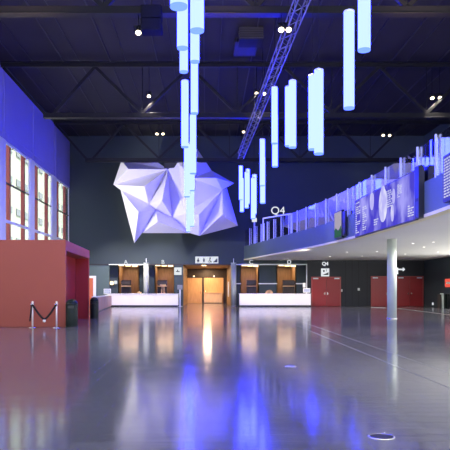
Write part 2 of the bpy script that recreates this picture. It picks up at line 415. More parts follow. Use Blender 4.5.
MB().bar((wx(162), WY + 1.7, 0), (wx(162), WY + 1.38, 1.95), .07, .06).build('rear_leg', M['woodl'], t)
MB().box(wx(162) - .3, wx(162) + .3, WY + 1.18, WY + 1.3, 1.05, 1.12).build('ledge', M['woodl'], t)
MB().box(wx(162) - .26, wx(162) + .26, WY + 1.24, WY + 1.29, 1.72, 2.05).build('board', M['woodl'], t)
for px, py, m_, lab in ((110.5, 283, 'strip', 'small orange wall lamp beside niche A, left of its pair'), (114.3, 282.3, 'signw', 'small white wall lamp beside niche A, right of its pair')):
    t = thing('wall_lamp', lab, 'lamp', (wx(px), WY + .9, wz(py)), 'lamps by the first niche')
    MB().box(wx(px) - .08, wx(px) + .08, WY + .84, WY + .9, wz(py) - .15, wz(py) + .15).build('plate', M['chrome'], t)
    MB().lathe([(0, -.16), (.13, -.14), (.16, 0), (.13, .14), (0, .16)], (wx(px), WY + .75, wz(py)), 16).build('shade', M[m_], t)

# columns by the counters
for px, lab in ((146.2, 'slim pale round column behind left counter, between letters A and B'), (233.6, 'slim pale round column right of the corridor mouth')):
    Y = 55.4; x = (px - CX) / F * Y
    t = thing('column', lab, 'column', (x, Y, 0), 'slim columns by the counters'); t['kind'] = 'structure'
    MB().tube((x, Y, .05), (x, Y, LIN + .08), .235, 32).build('shaft', M['slim'], t)
    MB().tube((x, Y, 0), (x, Y, .05), .26, 32).build('foot_ring', M['chrome'], t)
    MB().tube((x, Y, LIN + .08), (x, Y, LIN + .12), .245, 32).build('cap', M['col'], t)
    MB().tube((x, Y, LIN + .12), (x, Y, LIN + .5), .03, 8).build('spike', M['frame'], t)
X, Y = 9.36, 32.4
t = thing('column', 'stout pale round column standing under the mezzanine before red doors', 'column', (X, Y, 0)); t['kind'] = 'structure'
MB().tube((X, Y, .04), (X, Y, SOF), .235, 40).build('shaft', M['col'], t)
MB().tube((X, Y, 0), (X, Y, .04), .26, 40).build('foot_ring', M['chrome'], t)

# ------------------------------------------------------------------ signs and letters
for px, ch, lab in ((126, 'A', 'white letter A standing above leftmost niche'), (163, 'B', 'white letter B above second niche from left'),
                    (251, 'C', 'white letter C above niche right of the corridor'), (289, 'D', 'white letter D above rightmost niche')):
    o = text('sign_letter', ch, .50, (wx(px), WY - .12, LIN + .045), M['signw'], .06, bold=.004)
    tag(o, lab, 'letter', 'white niche letters')
o = text('sign_letter', 'Q4', .42, (wx(325), WY - .08, wz(265.3)), M['signw'], .05, bold=.012); tag(o, 'small white Q4 lettering on dark wall above left red double door', 'lettering')

def person_icon(mb, x, y, z, s, skirt):
    pts = [(x + .11 * s * math.cos(a), y, z + .80 * s + .11 * s * math.sin(a)) for a in [2 * math.pi * i / 12 for i in range(12)]]
    mb.plate(pts)
    if skirt: mb.plate([(x - .28 * s, y, z + .22 * s), (x + .28 * s, y, z + .22 * s), (x + .12 * s, y, z + .66 * s), (x - .12 * s, y, z + .66 * s)])
    else: mb.plate([(x - .18 * s, y, z + .28 * s), (x + .18 * s, y, z + .28 * s), (x + .18 * s, y, z + .66 * s), (x - .18 * s, y, z + .66 * s)])
    for k in (-1, 1): mb.plate([(x + k * .09 * s - .06 * s, y, z), (x + k * .09 * s + .06 * s, y, z), (x + k * .09 * s + .06 * s, y, z + .3 * s), (x + k * .09 * s - .06 * s, y, z + .3 * s)])

# long pictogram sign over the corridor: four white squares
x0, x1, z0, z1 = wx(195.3), wx(218.3), wz(263.4), wz(256.6)
t = thing('pictogram_sign', 'long white sign of four pictogram squares above the corridor', 'sign', ((x0 + x1) / 2, WY - .1, z0))
MB().box(x0, x1, WY - .08, WY, z0, z1).build('backing', M['frame'], t)
w = (x1 - x0) / 4
for i in range(4):
    a = x0 + i * w + .02
    p = MB().box(a, a + w - .04, WY - .11, WY - .08, z0 + .02, z1 - .02).build('panel', M['signw'], t)
    ic = MB(); cx, yy, zz, s_ = a + w / 2 - .02, WY - .112, z0 + .09, .42
    if i == 0: person_icon(ic, cx, yy, zz, s_, True)
    elif i == 1: person_icon(ic, cx, yy, zz, s_, False)
    elif i == 2:   # seated wheelchair figure
        pts = [(cx + .04 + .07 * math.cos(q), yy, zz + .36 + .07 * math.sin(q)) for q in [2 * math.pi * k / 12 for k in range(12)]]; ic.plate(pts)
        ic.plate([(cx - .03, yy, zz + .12), (cx + .05, yy, zz + .12), (cx + .06, yy, zz + .30), (cx - .02, yy, zz + .30)])
        ic.plate([(cx - .03, yy, zz + .12), (cx + .13, yy, zz + .12), (cx + .19, yy, zz), (cx + .13, yy, zz), (cx + .09, yy, zz + .07), (cx - .03, yy, zz + .07)])
        for k in range(14):
            q0, q1 = [math.pi * .8 + 1.2 * math.pi * (k + e) / 14 for e in (0, 1)]
            f = lambda q, r: (cx - .01 + r * math.cos(q), yy, zz + .10 + r * math.sin(q)); ic.plate([f(q0, .10), f(q1, .10), f(q1, .13), f(q0, .13)])
    else:          # stairs
        ic.plate([(cx - .17, yy, zz), (cx + .17, yy, zz), (cx + .17, yy, zz + .34), (cx + .09, yy, zz + .34), (cx + .09, yy, zz + .26), (cx, yy, zz + .26), (cx, yy, zz + .17), (cx - .08, yy, zz + .17), (cx - .08, yy, zz + .08), (cx - .17, yy, zz + .08)])
    ic.build('pictogram', M['black'], p)

def stair_sign(pxa, pxb, pya, pyb, lab, slope):
    x0, x1, z0, z1 = wx(pxa), wx(pxb), wz(pyb), wz(pya)
    t = thing('pictogram_sign', lab, 'sign', ((x0 + x1) / 2, WY - .1, z0))
    MB().box(x0, x1, WY - .10, WY, z0, z1).build('panel', M['signw'], t)
    ic = MB(); W_, H_ = x1 - x0, z1 - z0; y = WY - .105
    if slope:
        ic.plate([(x0 + .12 * W_, y, z0 + .17 * H_), (x1 - .10 * W_, y, z0 + .17 * H_), (x1 - .10 * W_, y, z0 + .55 * H_), (x1 - .3 * W_, y, z0 + .42 * H_)])
        ic.plate([(x0 + .24 * W_, y, z0 + .55 * H_), (x0 + .42 * W_, y, z0 + .55 * H_), (x0 + .42 * W_, y, z0 + .80 * H_), (x0 + .24 * W_, y, z0 + .80 * H_)])
        ic.plate([(x0 + .60 * W_, y, z0 + .62 * H_), (x0 + .66 * W_, y, z0 + .62 * H_), (x0 + .66 * W_, y, z0 + .92 * H_), (x0 + .60 * W_, y, z0 + .92 * H_)])
    else:
        ic.plate([(x0 + .25 * W_, y, z0 + .40 * H_), (x0 + .75 * W_, y, z0 + .40 * H_), (x0 + .75 * W_, y, z0 + .50 * H_), (x0 + .55 * W_, y, z0 + .50 * H_), (x0 + .52 * W_, y, z0 + .7 * H_), (x0 + .42 * W_, y, z0 + .7 * H_), (x0 + .42 * W_, y, z0 + .5 * H_), (x0 + .25 * W_, y, z0 + .5 * H_)])
    ic.build('pictogram', M['black'], t)
stair_sign(321, 329, 268.5, 276.4, 'square white escalator pictogram sign between Q4 lettering and red doors', True)
stair_sign(174.2, 181.6, 267.5, 275, 'square white sign with coat hook mark, left of corridor mouth', False)
t = thing('leaflet_stand', 'white post with tilted display head beside right end of left counter', 'stand', (wx(179.3), 54.6, 0))
xx = (180.0 - CX) / F * 54.6
t.location.x = xx
MB().box(xx - .13, xx + .2, 54.45, 54.75, 0, .03).build('base', M['white'], t)
MB().box(xx - .06, xx + .06, 54.56, 54.64, .03, 1.5).build('post', M['frame'], t)
MB().box(xx - .22, xx + .22, 54.50, 54.56, 1.45, 1.85).build('display_head', M['alu'], t, .01)
# arrow sign on the stout column side
t = thing('arrow_sign', 'small white right-pointing arrow sign beside top of stout column', 'sign', (P(402, 270, 32.4).x, 32.4, P(402, 270, 32.4).z))
c = P(397.5, 271.5, 32.4); hx = 9.36 + .22
MB().box(hx, hx + .10, 32.38, 32.44, c.z - .13, c.z + .2).build('bracket', M['frame'], t)
y = 32.38; xa, xb = hx + .1, hx + .44; zc = c.z + .09
MB().plate([(xa, y, zc - .02), (xb - .12, y, zc - .02), (xb - .12, y, zc - .09), (xb, y, zc + .02), (xb - .12, y, zc + .12), (xb - .12, y, zc + .05), (xa, y, zc + .05)], .03).build('arrow', M['signw'], t)

# ------------------------------------------------------------------ red doors on the far wall
def red_door(n, pxs, top, lab):
    t = thing('door_%d' % n, lab, 'door', (wx((pxs[0] + pxs[-1]) / 2), WY - .1, 0)); t['kind'] = 'structure'
    y0 = WY - .10
    for i, (a, b) in enumerate(zip(pxs, pxs[1:])):
        x0, x1 = wx(a), wx(b)
        lf = MB().box(x0 + .01, x1 - .01, y0, y0 + .07, .01, top).build('door_leaf', M['door'], t, .008)
        hx = x1 - .12 if i % 2 == 0 else x0 + .12
        MB().box(hx - .025, hx + .025, y0 - .015, y0, 1.0, 1.2).tube((hx, y0 - .05, 1.1), (hx + (-.11 if i % 2 == 0 else .11), y0 - .05, 1.1), .016).build('handle', M['chrome'], lf)
        cxx = x0 + .3 if i % 2 == 0 else x1 - .3
        MB().box(cxx - .22, cxx + .22, y0 - .06, y0, top - .13, top - .03).build('door_closer', M['frame'], lf)
    MB().box(wx(pxs[0]) - .07, wx(pxs[0]), y0, WY - .01, 0, top + .07).box(wx(pxs[-1]), wx(pxs[-1]) + .07, y0, WY - .01, 0, top + .07).box(wx(pxs[0]), wx(pxs[-1]), y0, WY - .01, top, top + .07).build('frame', M['mull'], t)
red_door(1, (312, 326, 340), 2.5, 'red double door directly right of the right white counter')
red_door(2, (371.5, 388, 397, 409.5, 422.4), 2.56, 'wide red door set behind the stout column at far right')
# framed orange-red door at far left
t = thing('door_3', 'orange-red door in white frame behind the red entrance block', 'door', (-10.4, WY, 0)); t['kind'] = 'structure'
MB().box(-11.1, -9.95, WY - .06, WY, 0, 2.45).build('door_leaf', M['orange'], t, .008)
MB().box(-11.3, -11.1, WY - .09, WY, 0, 2.65).box(-9.95, -9.70, WY - .09, WY, 0, 2.65).box(-11.1, -9.95, WY - .09, WY, 2.45, 2.65).build('frame', M['white'], t)
for px, py, lab in ((341.3, 290.5, 'small white access reader right of left red double door'), (358.6, 289.3, 'small white wall plate on dark wall midway between red doors')):
    t = thing('wall_plate', lab, 'switch', (wx(px), WY - .05, wz(py)))
    MB().box(wx(px) - .09, wx(px) + .09, WY - .06, WY - .02, wz(py) - .11, wz(py) + .11).build('plate', M['white'], t, .008)
    MB().box(wx(px) - .03, wx(px) + .03, WY - .07, WY - .06, wz(py) - .05, wz(py) + .05).build('button', M['frame'], t)
# right wall, low and high
struct('wall_right', MB().box(RX, RX + .3, 46.5, WY, 0, TOP).box(RX, RX + .3, 10, 46.5, SOF, TOP), M['wall'])
t = thing('wall_socket', 'small white socket low on the right wall', 'socket', (RX, 53.8, .25))
MB().box(RX - .04, RX, 53.66, 53.94, .16, .36).build('plate', M['signw'], t, .006)  # plate is given a glow to look bright, it is no lamp
MB().box(RX - .05, RX - .04, 53.74, 53.86, .21, .31).build('insert', M['frame'], t)
t = thing('red_sign', 'small red square sign on right wall at frame edge', 'sign', (RX, 50.2, 1.9))
MB().box(RX - .08, RX, 49.2, 50.9, 1.65, 2.3).build('panel', M['redsign'], t, .01)
MB().box(RX - .09, RX - .08, 49.5, 50.6, 1.9, 2.05).build('stripe', M['white'], t)
t = thing('display_stand', 'pale post with dark display box at the right frame edge', 'stand', (18.2, 50, 0))
sc_ = F / 50
for px0, px1, m_, nm in ((438.3, 440.5, 'darkwood', 'side_panel'), (441, 443, 'col', 'post'), (443.5, 446.5, 'bin', 'display_box'), (447, 449.5, 'black', 'display_box')):
    a, b = (px0 - CX) / sc_, (px1 - CX) / sc_
    MB().box(a, b, 49.8, 50.2, 0, 1.10 if nm != 'post' else 1.16).build(nm, M[m_], t, .01)
# floor trims
strip = [(13.3, 51.9), (14.1, 50.6), (14.6, 48.5), (14.6, 45.5), (14.4, 42.7), (14.2, 39.8), (14.0, 36.9), (13.6, 32), (13.2, 28)]
sb = MB()
for (x, y), (x2, y2) in zip(strip, strip[1:]): sb.bar((x, y, .006), (x2, y2, .006), .07, .012)
struct('trim_floor_strip', sb, M['brass'])
struct('trim_floor_joint', MB().box(3.665, 3.685, 5, 26, 0, .002).box(4.32, 4.335, 5, 30, 0, .002), M['joint'])
for x, y, r, lab in ((1.77, 6.5, .135, 'round floor outlet lid nearest the camera, lower right'), (1.62, 12.4, .12, 'smaller looking round floor outlet lid farther from the camera')):
    t = thing('floor_outlet', lab, 'outlet', (x, y, 0), 'round floor outlets')
    MB().lathe([(r * .86, 0), (r * .86, .006), (r * .93, .009), (r, .004), (r, 0)], (x, y, 0), 32).build('ring', M['chrome'], t)
    MB().tube((x, y, 0), (x, y, .004), r * .86, 32).build('lid', M['rib'], t)

# ------------------------------------------------------------------ left wall: glazing with blue panels above
HEAD, RAILZ, TRANS = 10.38, 5.6, 7.9
bays = [(-3.0, 5.0), (6.0, 11.3), (12.3, 17.6), (18.6, 23.9), (24.9, 30.2), (31.2, 37.2), (38.25, 43.6), (44.65, 49.8), (51.2, WY)]
struct('wall_left', MB().box(LX - .3, LX - .05, -3, WY, HEAD, TOP).box(LX - .3, LX, -3, WY, 0, .12), M['wall'])
cm = None
for i, ((a, b), (c_, d_)) in enumerate(zip(bays, bays[1:])):
    t = MB().box(LX - .12, LX + .06, b, c_, 0, HEAD + .02).build('pier', M['frame'], None, .02); t['kind'] = 'structure'
    pl = {5: 'white pier of the glazed left wall, at the left frame edge', 6: 'white pier of the glazed left wall, between the first two bays in view', 7: 'white pier of the glazed left wall, before the last bay'}
    if i in pl: tag(t, pl[i], 'pier', 'white piers of the glazed wall')
names = {6: 'nearest the camera in view', 7: 'second from the far wall', 8: 'last before the dark far wall'}
for i, (a, b) in enumerate(bays):
    w_ = bpy.data.objects.new('window_%d' % (i + 1), None); COL.objects.link(w_); w_.location = (LX, (a + b) / 2, 0); w_['kind'] = 'structure'
    MB().box(LX - .08, LX + .02, a, b, HEAD - .14, HEAD).box(LX - .08, LX, a, a + .1, .12, HEAD).box(LX - .08, LX, b - .1, b, .12, HEAD).build('frame', M['frame'], w_)
    MB().box(LX - .10, LX + .05, a, b, RAILZ - .10, RAILZ + .06).build('rail', M['frame'], w_)
    MB().box(LX - .10, LX - .01, a, b, TRANS - .04, TRANS + .04).build('transom', M['steel'], w_)
    MB().box(LX - .05, LX - .04, a + .1, b - .1, .12, HEAD - .14).build('pane', M['glass'], w_)
    L = b - a
    for f in (.26, .84):
        y = a + L * f
        MB().box(LX - .34, LX - .12, y - .13, y + .13, 0, HEAD).build('mullion', M['mull'], w_)
        for z in (HEAD - .2, TRANS, RAILZ): MB().tube((LX - .13, y, z), (LX + .06, y, z), .05, 8).build('glass_clamp', M['chrome'], w_)
    lab = 'violet-blue panel above the glazing, ' + names.get(i, 'bay %d counted from the camera end' % (i + 1))
    e0, e1 = a - .5, b + .5 if i < 8 else b
    if i < 6:
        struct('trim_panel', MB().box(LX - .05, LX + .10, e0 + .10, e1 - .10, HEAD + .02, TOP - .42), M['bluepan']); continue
    p = thing('blue_wall_panel', lab, 'panel', (LX, (e0 + e1) / 2, HEAD), 'blue panels above the glazing')
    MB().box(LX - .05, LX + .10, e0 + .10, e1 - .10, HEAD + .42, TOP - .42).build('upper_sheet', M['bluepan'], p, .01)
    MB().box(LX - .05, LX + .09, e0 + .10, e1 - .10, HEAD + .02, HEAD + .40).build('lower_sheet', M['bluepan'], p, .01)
# outside: paving and a pale neighbouring building
struct('ground_outside', MB().box(-60, LX - .31, -60, 130, -.3, -.02).box(RX + .31, 90, -60, 130, -.3, -.02).box(LX - .31, RX + .31, -60, -3.01, -.3, -.02), M['pave'])
nb = thing('neighbour_building', 'pale building with rows of dark windows seen through the glazing', 'building', (-22, 60, 0))
MB().box(-30, -22, 20, 125, 0, 30).build('wall', M['facade'], nb)
wn = 0
for fl in range(5):
    for k in range(18):
        y = 44 + k * 3.3; z = 3.2 + fl * 3.4
        f = MB().box(-22.0, -21.9, y, y + 1.7, z, z + .75).build('window', M['winframe'], nb)
# ------------------------------------------------------------------ red entrance block
D0, D1 = 25.25, 32.3
PXR = -5.58
t = thing('entrance_block', 'big red box shaped entrance block with open side at left', 'entrance', (-9, D0, 0)); t['kind'] = 'structure'
H0 = 3.44
MB().box(LX + .33, PXR, D0, D0 + .16, 0, H0 - .0).build('front_wall', M['red'], t, .012)
MB().prism([(LX + .33, D0 + .16), (PXR - .01, D0 + .16), (PXR - .35, D1), (LX + .33, D1)], H0 - .42, H0).build('roof', M['red'], t, .012)
MB().box(LX + .33, PXR - .36, D1 - .2, D1, 0, H0 - .42).build('end_wall', M['door'], t)
bw = MB().box(-6.75, -6.6, D0 + .16, D1 - .2, 0, H0 - .42).build('inner_wall', M['door'], t)
MB().box(-6.6, -6.56, D0 + 2.6, D0 + 2.64, 0, H0 - .42).build('panel_joint', M['mull'], t)

# stanchions and rope
def stanchion(x, y, lab):
    t = thing('rope_stanchion', lab, 'stanchion', (x, y, 0), 'rope stanchions')
    MB().lathe([(0, 0), (.16, 0), (.16, .015), (.13, .035), (.035, .05), (0, .05)], (x, y, 0), 32).build('base', M['chrome'], t)
    MB().tube((x, y, .045), (x, y, .90), .032, 16).build('post', M['cream'], t)
    MB().lathe([(0, .88), (.045, .88), (.05, .93), (.03, .96), (.045, .985), (.03, 1.02), (0, 1.03)], (x, y, 0), 20).build('finial', M['cream'], t)
y = 24.75; s1 = (32.6 - CX) / F * y; s2 = (56.6 - CX) / F * y
stanchion(s1, y, 'chrome rope stanchion on the left, farther from the dark bin')
stanchion(s2, y, 'chrome rope stanchion on the right, closer to the dark bin')
r = thing('barrier_rope', 'black sagging velvet rope hung between the two chrome stanchions', 'rope', (s1, y, 0))
pts = [(s1 + (s2 - s1) * u, y - .04, .33 + .58 * abs(2 * u - 1) ** 1.35) for u in [i / 20 for i in range(21)]]
MB().path(pts, .040, 10).build('rope', M['rope'], r)
MB().lathe([(0, -.06), (.05, -.04), (.06, 0), (.05, .04), (0, .06)], ((s1 + s2) / 2, y - .05, .27), 16).build('end_ball', M['white'], r)
for xx in (s1 + .03, s2 - .03): MB().tube((xx, y - .04, .86), (xx, y - .04, .94), .035, 10).build('hook', M['chrome'], r)
r = thing('barrier_rope', 'loose black rope end hanging straight down at the left stanchion', 'rope', (s1, y, 0))
MB().path([(s1 - .03, y - .05, .90), (s1 - .05, y - .05, .6), (s1 - .08, y - .05, .35), (s1 - .09, y - .05, .25)], .028, 10).build('rope', M['rope'], r)
MB().tube((s1 - .03, y - .05, .88), (s1 - .03, y - .05, .94), .035, 10).build('hook', M['chrome'], r)
def bin_(x, y, R, H, lab):
    t = thing('litter_bin', lab, 'bin', (x, y, 0), 'dark domed bins')
    MB().lathe([(0, 0), (R * .97, 0), (R, .03), (R, H - .24), (R * .99, H - .22), (0, H - .22)], (x, y, 0), 36).build('body', M['bin'], t)
    prof = [(R * 1.0, H - .215)] + [(R * math.cos(a), H - .20 + .20 * math.sin(a)) for a in [math.pi / 2 * k / 8 for k in range(9)]]
    MB().lathe([(0, H - .215)] + prof, (x, y, 0), 36).build('dome_lid', M['bin'], t)
    MB().box(x - .11, x + .11, y - R - .004, y - R * .86, H - .36, H - .26).build('opening', M['black'], t)
    MB().lathe([(R * .96, 0), (R * 1.02, 0), (R * 1.02, .03), (R * .96, .03)], (x, y, 0), 36).build('base_ring', M['black'], t)
bin_((71.8 - CX) / F * 25.0, 25.0, .235, 1.11, 'dark domed litter bin at near corner of the red block')
bin_((94.3 - CX) / F * 31.9, 31.9, .215, 1.10, 'dark domed litter bin at far corner of the red block')

# ------------------------------------------------------------------ mezzanine with glass balustrade
ctrl = [(3.35, 56), (4.15, 52), (4.85, 48.2), (5.95, 42.3), (6.75, 37.6), (7.3, 32.8), (7.6, 28), (7.74, 23.8), (7.70, 20), (7.45, 15.5), (7.1, 12)]
def cat(p0, p1, p2, p3, t):
    return tuple(.5 * ((2 * b) + (-a + c) * t + (2 * a - 5 * b + 4 * c - d) * t * t + (-a + 3 * b - 3 * c + d) * t ** 3) for a, b, c, d in zip(p0, p1, p2, p3))
curve = []
ext = [(2 * ctrl[0][0] - ctrl[1][0], 2 * ctrl[0][1] - ctrl[1][1])] + ctrl + [(2 * ctrl[-1][0] - ctrl[-2][0], 2 * ctrl[-1][1] - ctrl[-2][1])]
for i in range(len(ctrl) - 1):
    for k in range(6): curve.append(cat(*ext[i:i + 4], k / 6))
curve.append(ctrl[-1])
def at_y(y):
    for (x0, y0), (x1, y1) in zip(curve, curve[1:]):
        if y1 <= y <= y0: return x0 + (x1 - x0) * (y0 - y) / (y0 - y1)
    return curve[-1][0]
def nrm(y):
    a, b = at_y(min(y + .2, 55.9)), at_y(y - .2); v = Vector((b - a, -.4, 0)).normalized(); return Vector((v.y, -v.x, 0)) if True else v
ZS, ZF, ZG = SOF, 5.25, 6.62
def ribbon(off0, off1, z0, z1, ya=WY - .03, yb=12.05, step=None):
    """solid curved band following the mezzanine edge, from offset off0 to off1 towards the hall (-x)"""
    mb = MB(); ys = [q[1] for q in curve if yb < q[1] < ya]; ys = [ya] + ys + [yb]
    rings = []
    for y in ys:
        b = Vector((at_y(y), y, 0)); n = nrm(y)
        if n.x > 0: n = -n
        if y >= ya - .01 and ya > 55: n = Vector((-1, 0, 0))
        rings.append([mb.bm.verts.new(b + n * o_ + Vector((0, 0, z))) for o_, z in ((off0, z0), (off1, z0), (off1, z1), (off0, z1))])
    for A, B in zip(rings, rings[1:]):
        for i in range(4): mb.bm.faces.new((A[i], A[(i + 1) % 4], B[(i + 1) % 4], B[i]))
    mb.bm.faces.new(rings[0]); mb.bm.faces.new(rings[-1][::-1]); return mb
slab = MB().prism([(x, min(y, WY - .03)) for x, y in curve] + [(RX - .01, 12), (RX - .01, WY - .03)], ZS, ZS + .5)
mz = struct('mezzanine', slab, M['soffit'], 'curved upper gallery slab with light grey underside at right', 'gallery')
ribbon(0, .12, ZS + .10, ZF).build('fascia', M['fascia'], mz)
ribbon(-.25, .14, ZS - .01, ZS + .10).build('edge_strip', M['edge'], mz)
MB().box(oD1 + .4, RX - .05, WY - .5, WY - .03, ZS - .22, ZS).build('wall_bulkhead', M['navy'], mz) if False else None
for px, py in ((413, 243.5), (424, 247), (433.5, 242), (377, 251.5), (347, 252), (362, 256), (330, 256.5), (405, 254), (438, 252)):
    dd = (ZS - EYE) * F / (CY - py); q = P(px, py, dd)
    MB().tube((q.x, q.y, ZS - .012), (q.x, q.y, ZS + .01), .07, 14).build('downlight', M['dot'], mz)
# glass balustrade: panels, posts, handrail
gb = thing('glass_balustrade', 'curved glass balustrade along the upper gallery edge', 'balustrade', (7.3, 34, ZF))
gy = [55.9]
while gy[-1] > 14: gy.append(gy[-1] - (1.75 if gy[-1] > 40 else 1.9))
for a, b in zip(gy, gy[1:]): ribbon(.03, .05, ZF - .02, ZG, a - .03, b + .03).build('glass_panel', M['rail'], gb)
for y in gy[1:-1]:
    x = at_y(y); MB().box(x - .15, x - .09, y - .035, y + .035, ZF - .05, ZG + .03).build('post', M['frame'], gb)
ribbon(-.09, -.05, ZF + .98, ZF + 1.02, 40, 13).build('handrail', M['chrome'], gb)

def on_edge(y, off, z):
    n = nrm(y); n = -n if n.x > 0 else n
    return Vector((at_y(y), y, z)) + n * off
# Q4 sign on a slim frame over the balustrade
ya, yb = 50.2, 43.3
t = thing('gate_sign', 'white Q4 lettering on slim frame above the glass balustrade', 'sign', (at_y(46.6), 46.6, ZF))
pa, pb = on_edge(ya, .08, 0), on_edge(yb, .08, 0)
zt = 7.30
ztb = EYE + (CY - 215) / F * 47
MB().bar(pa + Vector((0, 0, ZF)), pa + Vector((0, 0, ztb + .10)), .09, .09).build('post', M['frame'], t)
MB().bar(pb + Vector((0, 0, ZF)), pb + Vector((0, 0, ztb - .35)), .09, .09).build('post', M['frame'], t)
MB().bar(pa + Vector((0, 0, ztb + .10)), pb + Vector((0, 0, ztb - .35)), .10, .10).build('top_bar', M['frame'], t)
pm = on_edge(46.8, .08, EYE + (CY - 214.2) / F * 46.8)
text('lettering', 'Q4', 0.80, (pm.x + .15, pm.y, pm.z), M['signw'], .06, t, bold=.0)
pp = P(259.5, 219.5, 53)
t = thing('gallery_sign', 'tiny white marker sign at far end of the balustrade', 'sign', (pp.x, pp.y, ZF))
q = on_edge(53, .03, 0)
MB().box(q.x - .06, q.x + .06, 53, 53.08, ZF, pp.z - .2).build('post', M['frame'], t)
MB().box(q.x - .2, q.x + .2, 53, 53.06, pp.z - .2, pp.z + .12).build('panel', M['signw'], t)

# screens along the fascia
def frame_between(ya, yb, off):
    a, b = on_edge(ya, off, 0), on_edge(yb, off, 0); d = (b - a); L = d.length; d.normalize()
    n = Vector((d.y, -d.x, 0)); n = -n if n.x > 0 else n      # towards the hall
    return a, d, n, L
def quad(mb, fr, u0, u1, z0, z1, d0, d1):
    a, d, n, L = fr
    q = [mb.bm.verts.new(a + d * u + n * k + Vector((0, 0, z))) for k in (d0, d1) for u, z in ((u0, z0), (u1, z0), (u1, z1), (u0, z1))]
    for f in ((0, 1, 2, 3), (7, 6, 5, 4), (0, 4, 5, 1), (1, 5, 6, 2), (2, 6, 7, 3), (3, 7, 4, 0)): mb.bm.faces.new([q[i] for i in f])
    return mb
fr = frame_between(31.0, 22.95, .22); L = fr[3]; zb, zt = 4.02, 5.74
t = thing('led_screen', 'large blue LED screen with white text on the gallery front', 'screen', on_edge(28, .2, zb))
quad(MB(), fr, 0, L, zb - .04, zt + .04, -.06, .05).build('casing', M['black'], t)
face = quad(MB(), fr, .04, L - .04, zb, zt, .05, .06).build('screen_face', M['led'], t)
random.seed(3)
def lines(t_, u0, u1, z0, z1, n, fr, dens=.75):
    mb = MB()
    for i in range(n):
        z = z1 - (z1 - z0) * i / n; h = (z1 - z0) / n * .5; u = u0
        while u < u1 - .1:
            w_ = random.uniform(.08, .3); quad(mb, fr, u, min(u + w_, u1), z - h, z, .06, .066); u += w_ + .07
            if random.random() > dens: break
    mb.build('text_block', M['ledtext'], t_)
lines(t, .15, .95, zb + .1, zt - .12, 15, fr); lines(t, 1.35, 2.0, zb + .15, zt - .45, 12, fr, .6)
lines(t, L - 3.4, L - 2.5, zb + .75, zt - .25, 8, fr); lines(t, L - 1.9, L - 1.4, zb + 1.0, zt - .2, 9, fr, .6); lines(t, L - .75, L - .15, zb + .1, zb + .55, 5, fr, .8)
lines(t, 3.1, 3.8, zb + .2, zb + .5, 3, fr)
fg = MB(); a_, d_, n_, _ = fr
def fig(uc, zc, ru, rz, n=20):
    vs0 = [fg.bm.verts.new(a_ + d_ * (uc + ru * math.cos(q)) + n_ * .060 + Vector((0, 0, zc + rz * math.sin(q)))) for q in [2 * math.pi * k / n for k in range(n)]]
    vs1 = [fg.bm.verts.new(v.co + n_ * .008) for v in vs0]
    fg.bm.faces.new(vs0); fg.bm.faces.new(vs1[::-1])
    for k in range(n): fg.bm.faces.new((vs0[k], vs0[(k + 1) % n], vs1[(k + 1) % n], vs1[k]))
fig(4.35, zb + .98, .55, .72); fig(4.35, zb + 1.64, .22, .17); fig(5.55, zb + .5, .2, .34); fig(5.7, zb + 1.15, .18, .3); fig(2.8, zb + 1.35, .3, .4)
fg.build('screen_figure', M['ledfig'], t)
fr2 = frame_between(34.5, 33.2, .22); L2 = fr2[3]
t = thing('wall_screen', 'smaller dark framed screen showing green hill under pale sky', 'screen', on_edge(36.7, .2, 4.2))
quad(MB(), fr2, 0, L2, 4.17, 5.62, -.06, .06).build('casing', M['black'], t)
quad(MB(), fr2, .06, L2 - .06, 4.62, 5.56, .06, .07).build('sky_image', M['tvsky'], t)
hl = MB(); a_, d_, n_, _ = fr2; N = 16
top = [(.06 + (L2 - .12) * k / N, 4.62 + .10 * math.sin(k * .5) + .08 * k / N) for k in range(N + 1)]
lo = [hl.bm.verts.new(a_ + d_ * u + n_ * .075 + Vector((0, 0, 4.24))) for u, z in top]; hi = [hl.bm.verts.new(a_ + d_ * u + n_ * .075 + Vector((0, 0, z))) for u, z in top]
for k in range(N): hl.bm.faces.new((lo[k], lo[k + 1], hi[k + 1], hi[k]))
hl.build('hill_image', M['tvhill'], t)
fr2b = frame_between(33.15, 32.7, .22)
quad(MB(), fr2b, 0, fr2b[3], 4.25, 5.50, -.06, .04).build('side_case', M['black'], t)
fr3 = frame_between(22.88, 22.45, .26)
t = thing('cable_case', 'tall black equipment case at near end of large LED screen', 'case', on_edge(23.3, .2, 4.0))
quad(MB(), fr3, 0, fr3[3], 4.0, 5.85, -.14, .06).build('body', M['black'], t)
quad(MB(), fr3, .1, fr3[3] - .1, 4.6, 4.7, .06, .07).build('vent', M['rib'], t)
fr4 = frame_between(20.15, 16.4, .22); L4 = fr4[3]
t = thing('led_screen', 'blue LED screen with dense white lines at right frame edge', 'screen', on_edge(19, .2, 4.2))
quad(MB(), fr4, 0, L4, 4.2, 5.66, -.06, .05).build('casing', M['black'], t)
quad(MB(), fr4, .04, L4 - .04, 4.24, 5.62, .05, .06).build('screen_face', M['blueled'], t)
lines(t, .12, L4 - .2, 4.3, 5.55, 14, fr4, .95)

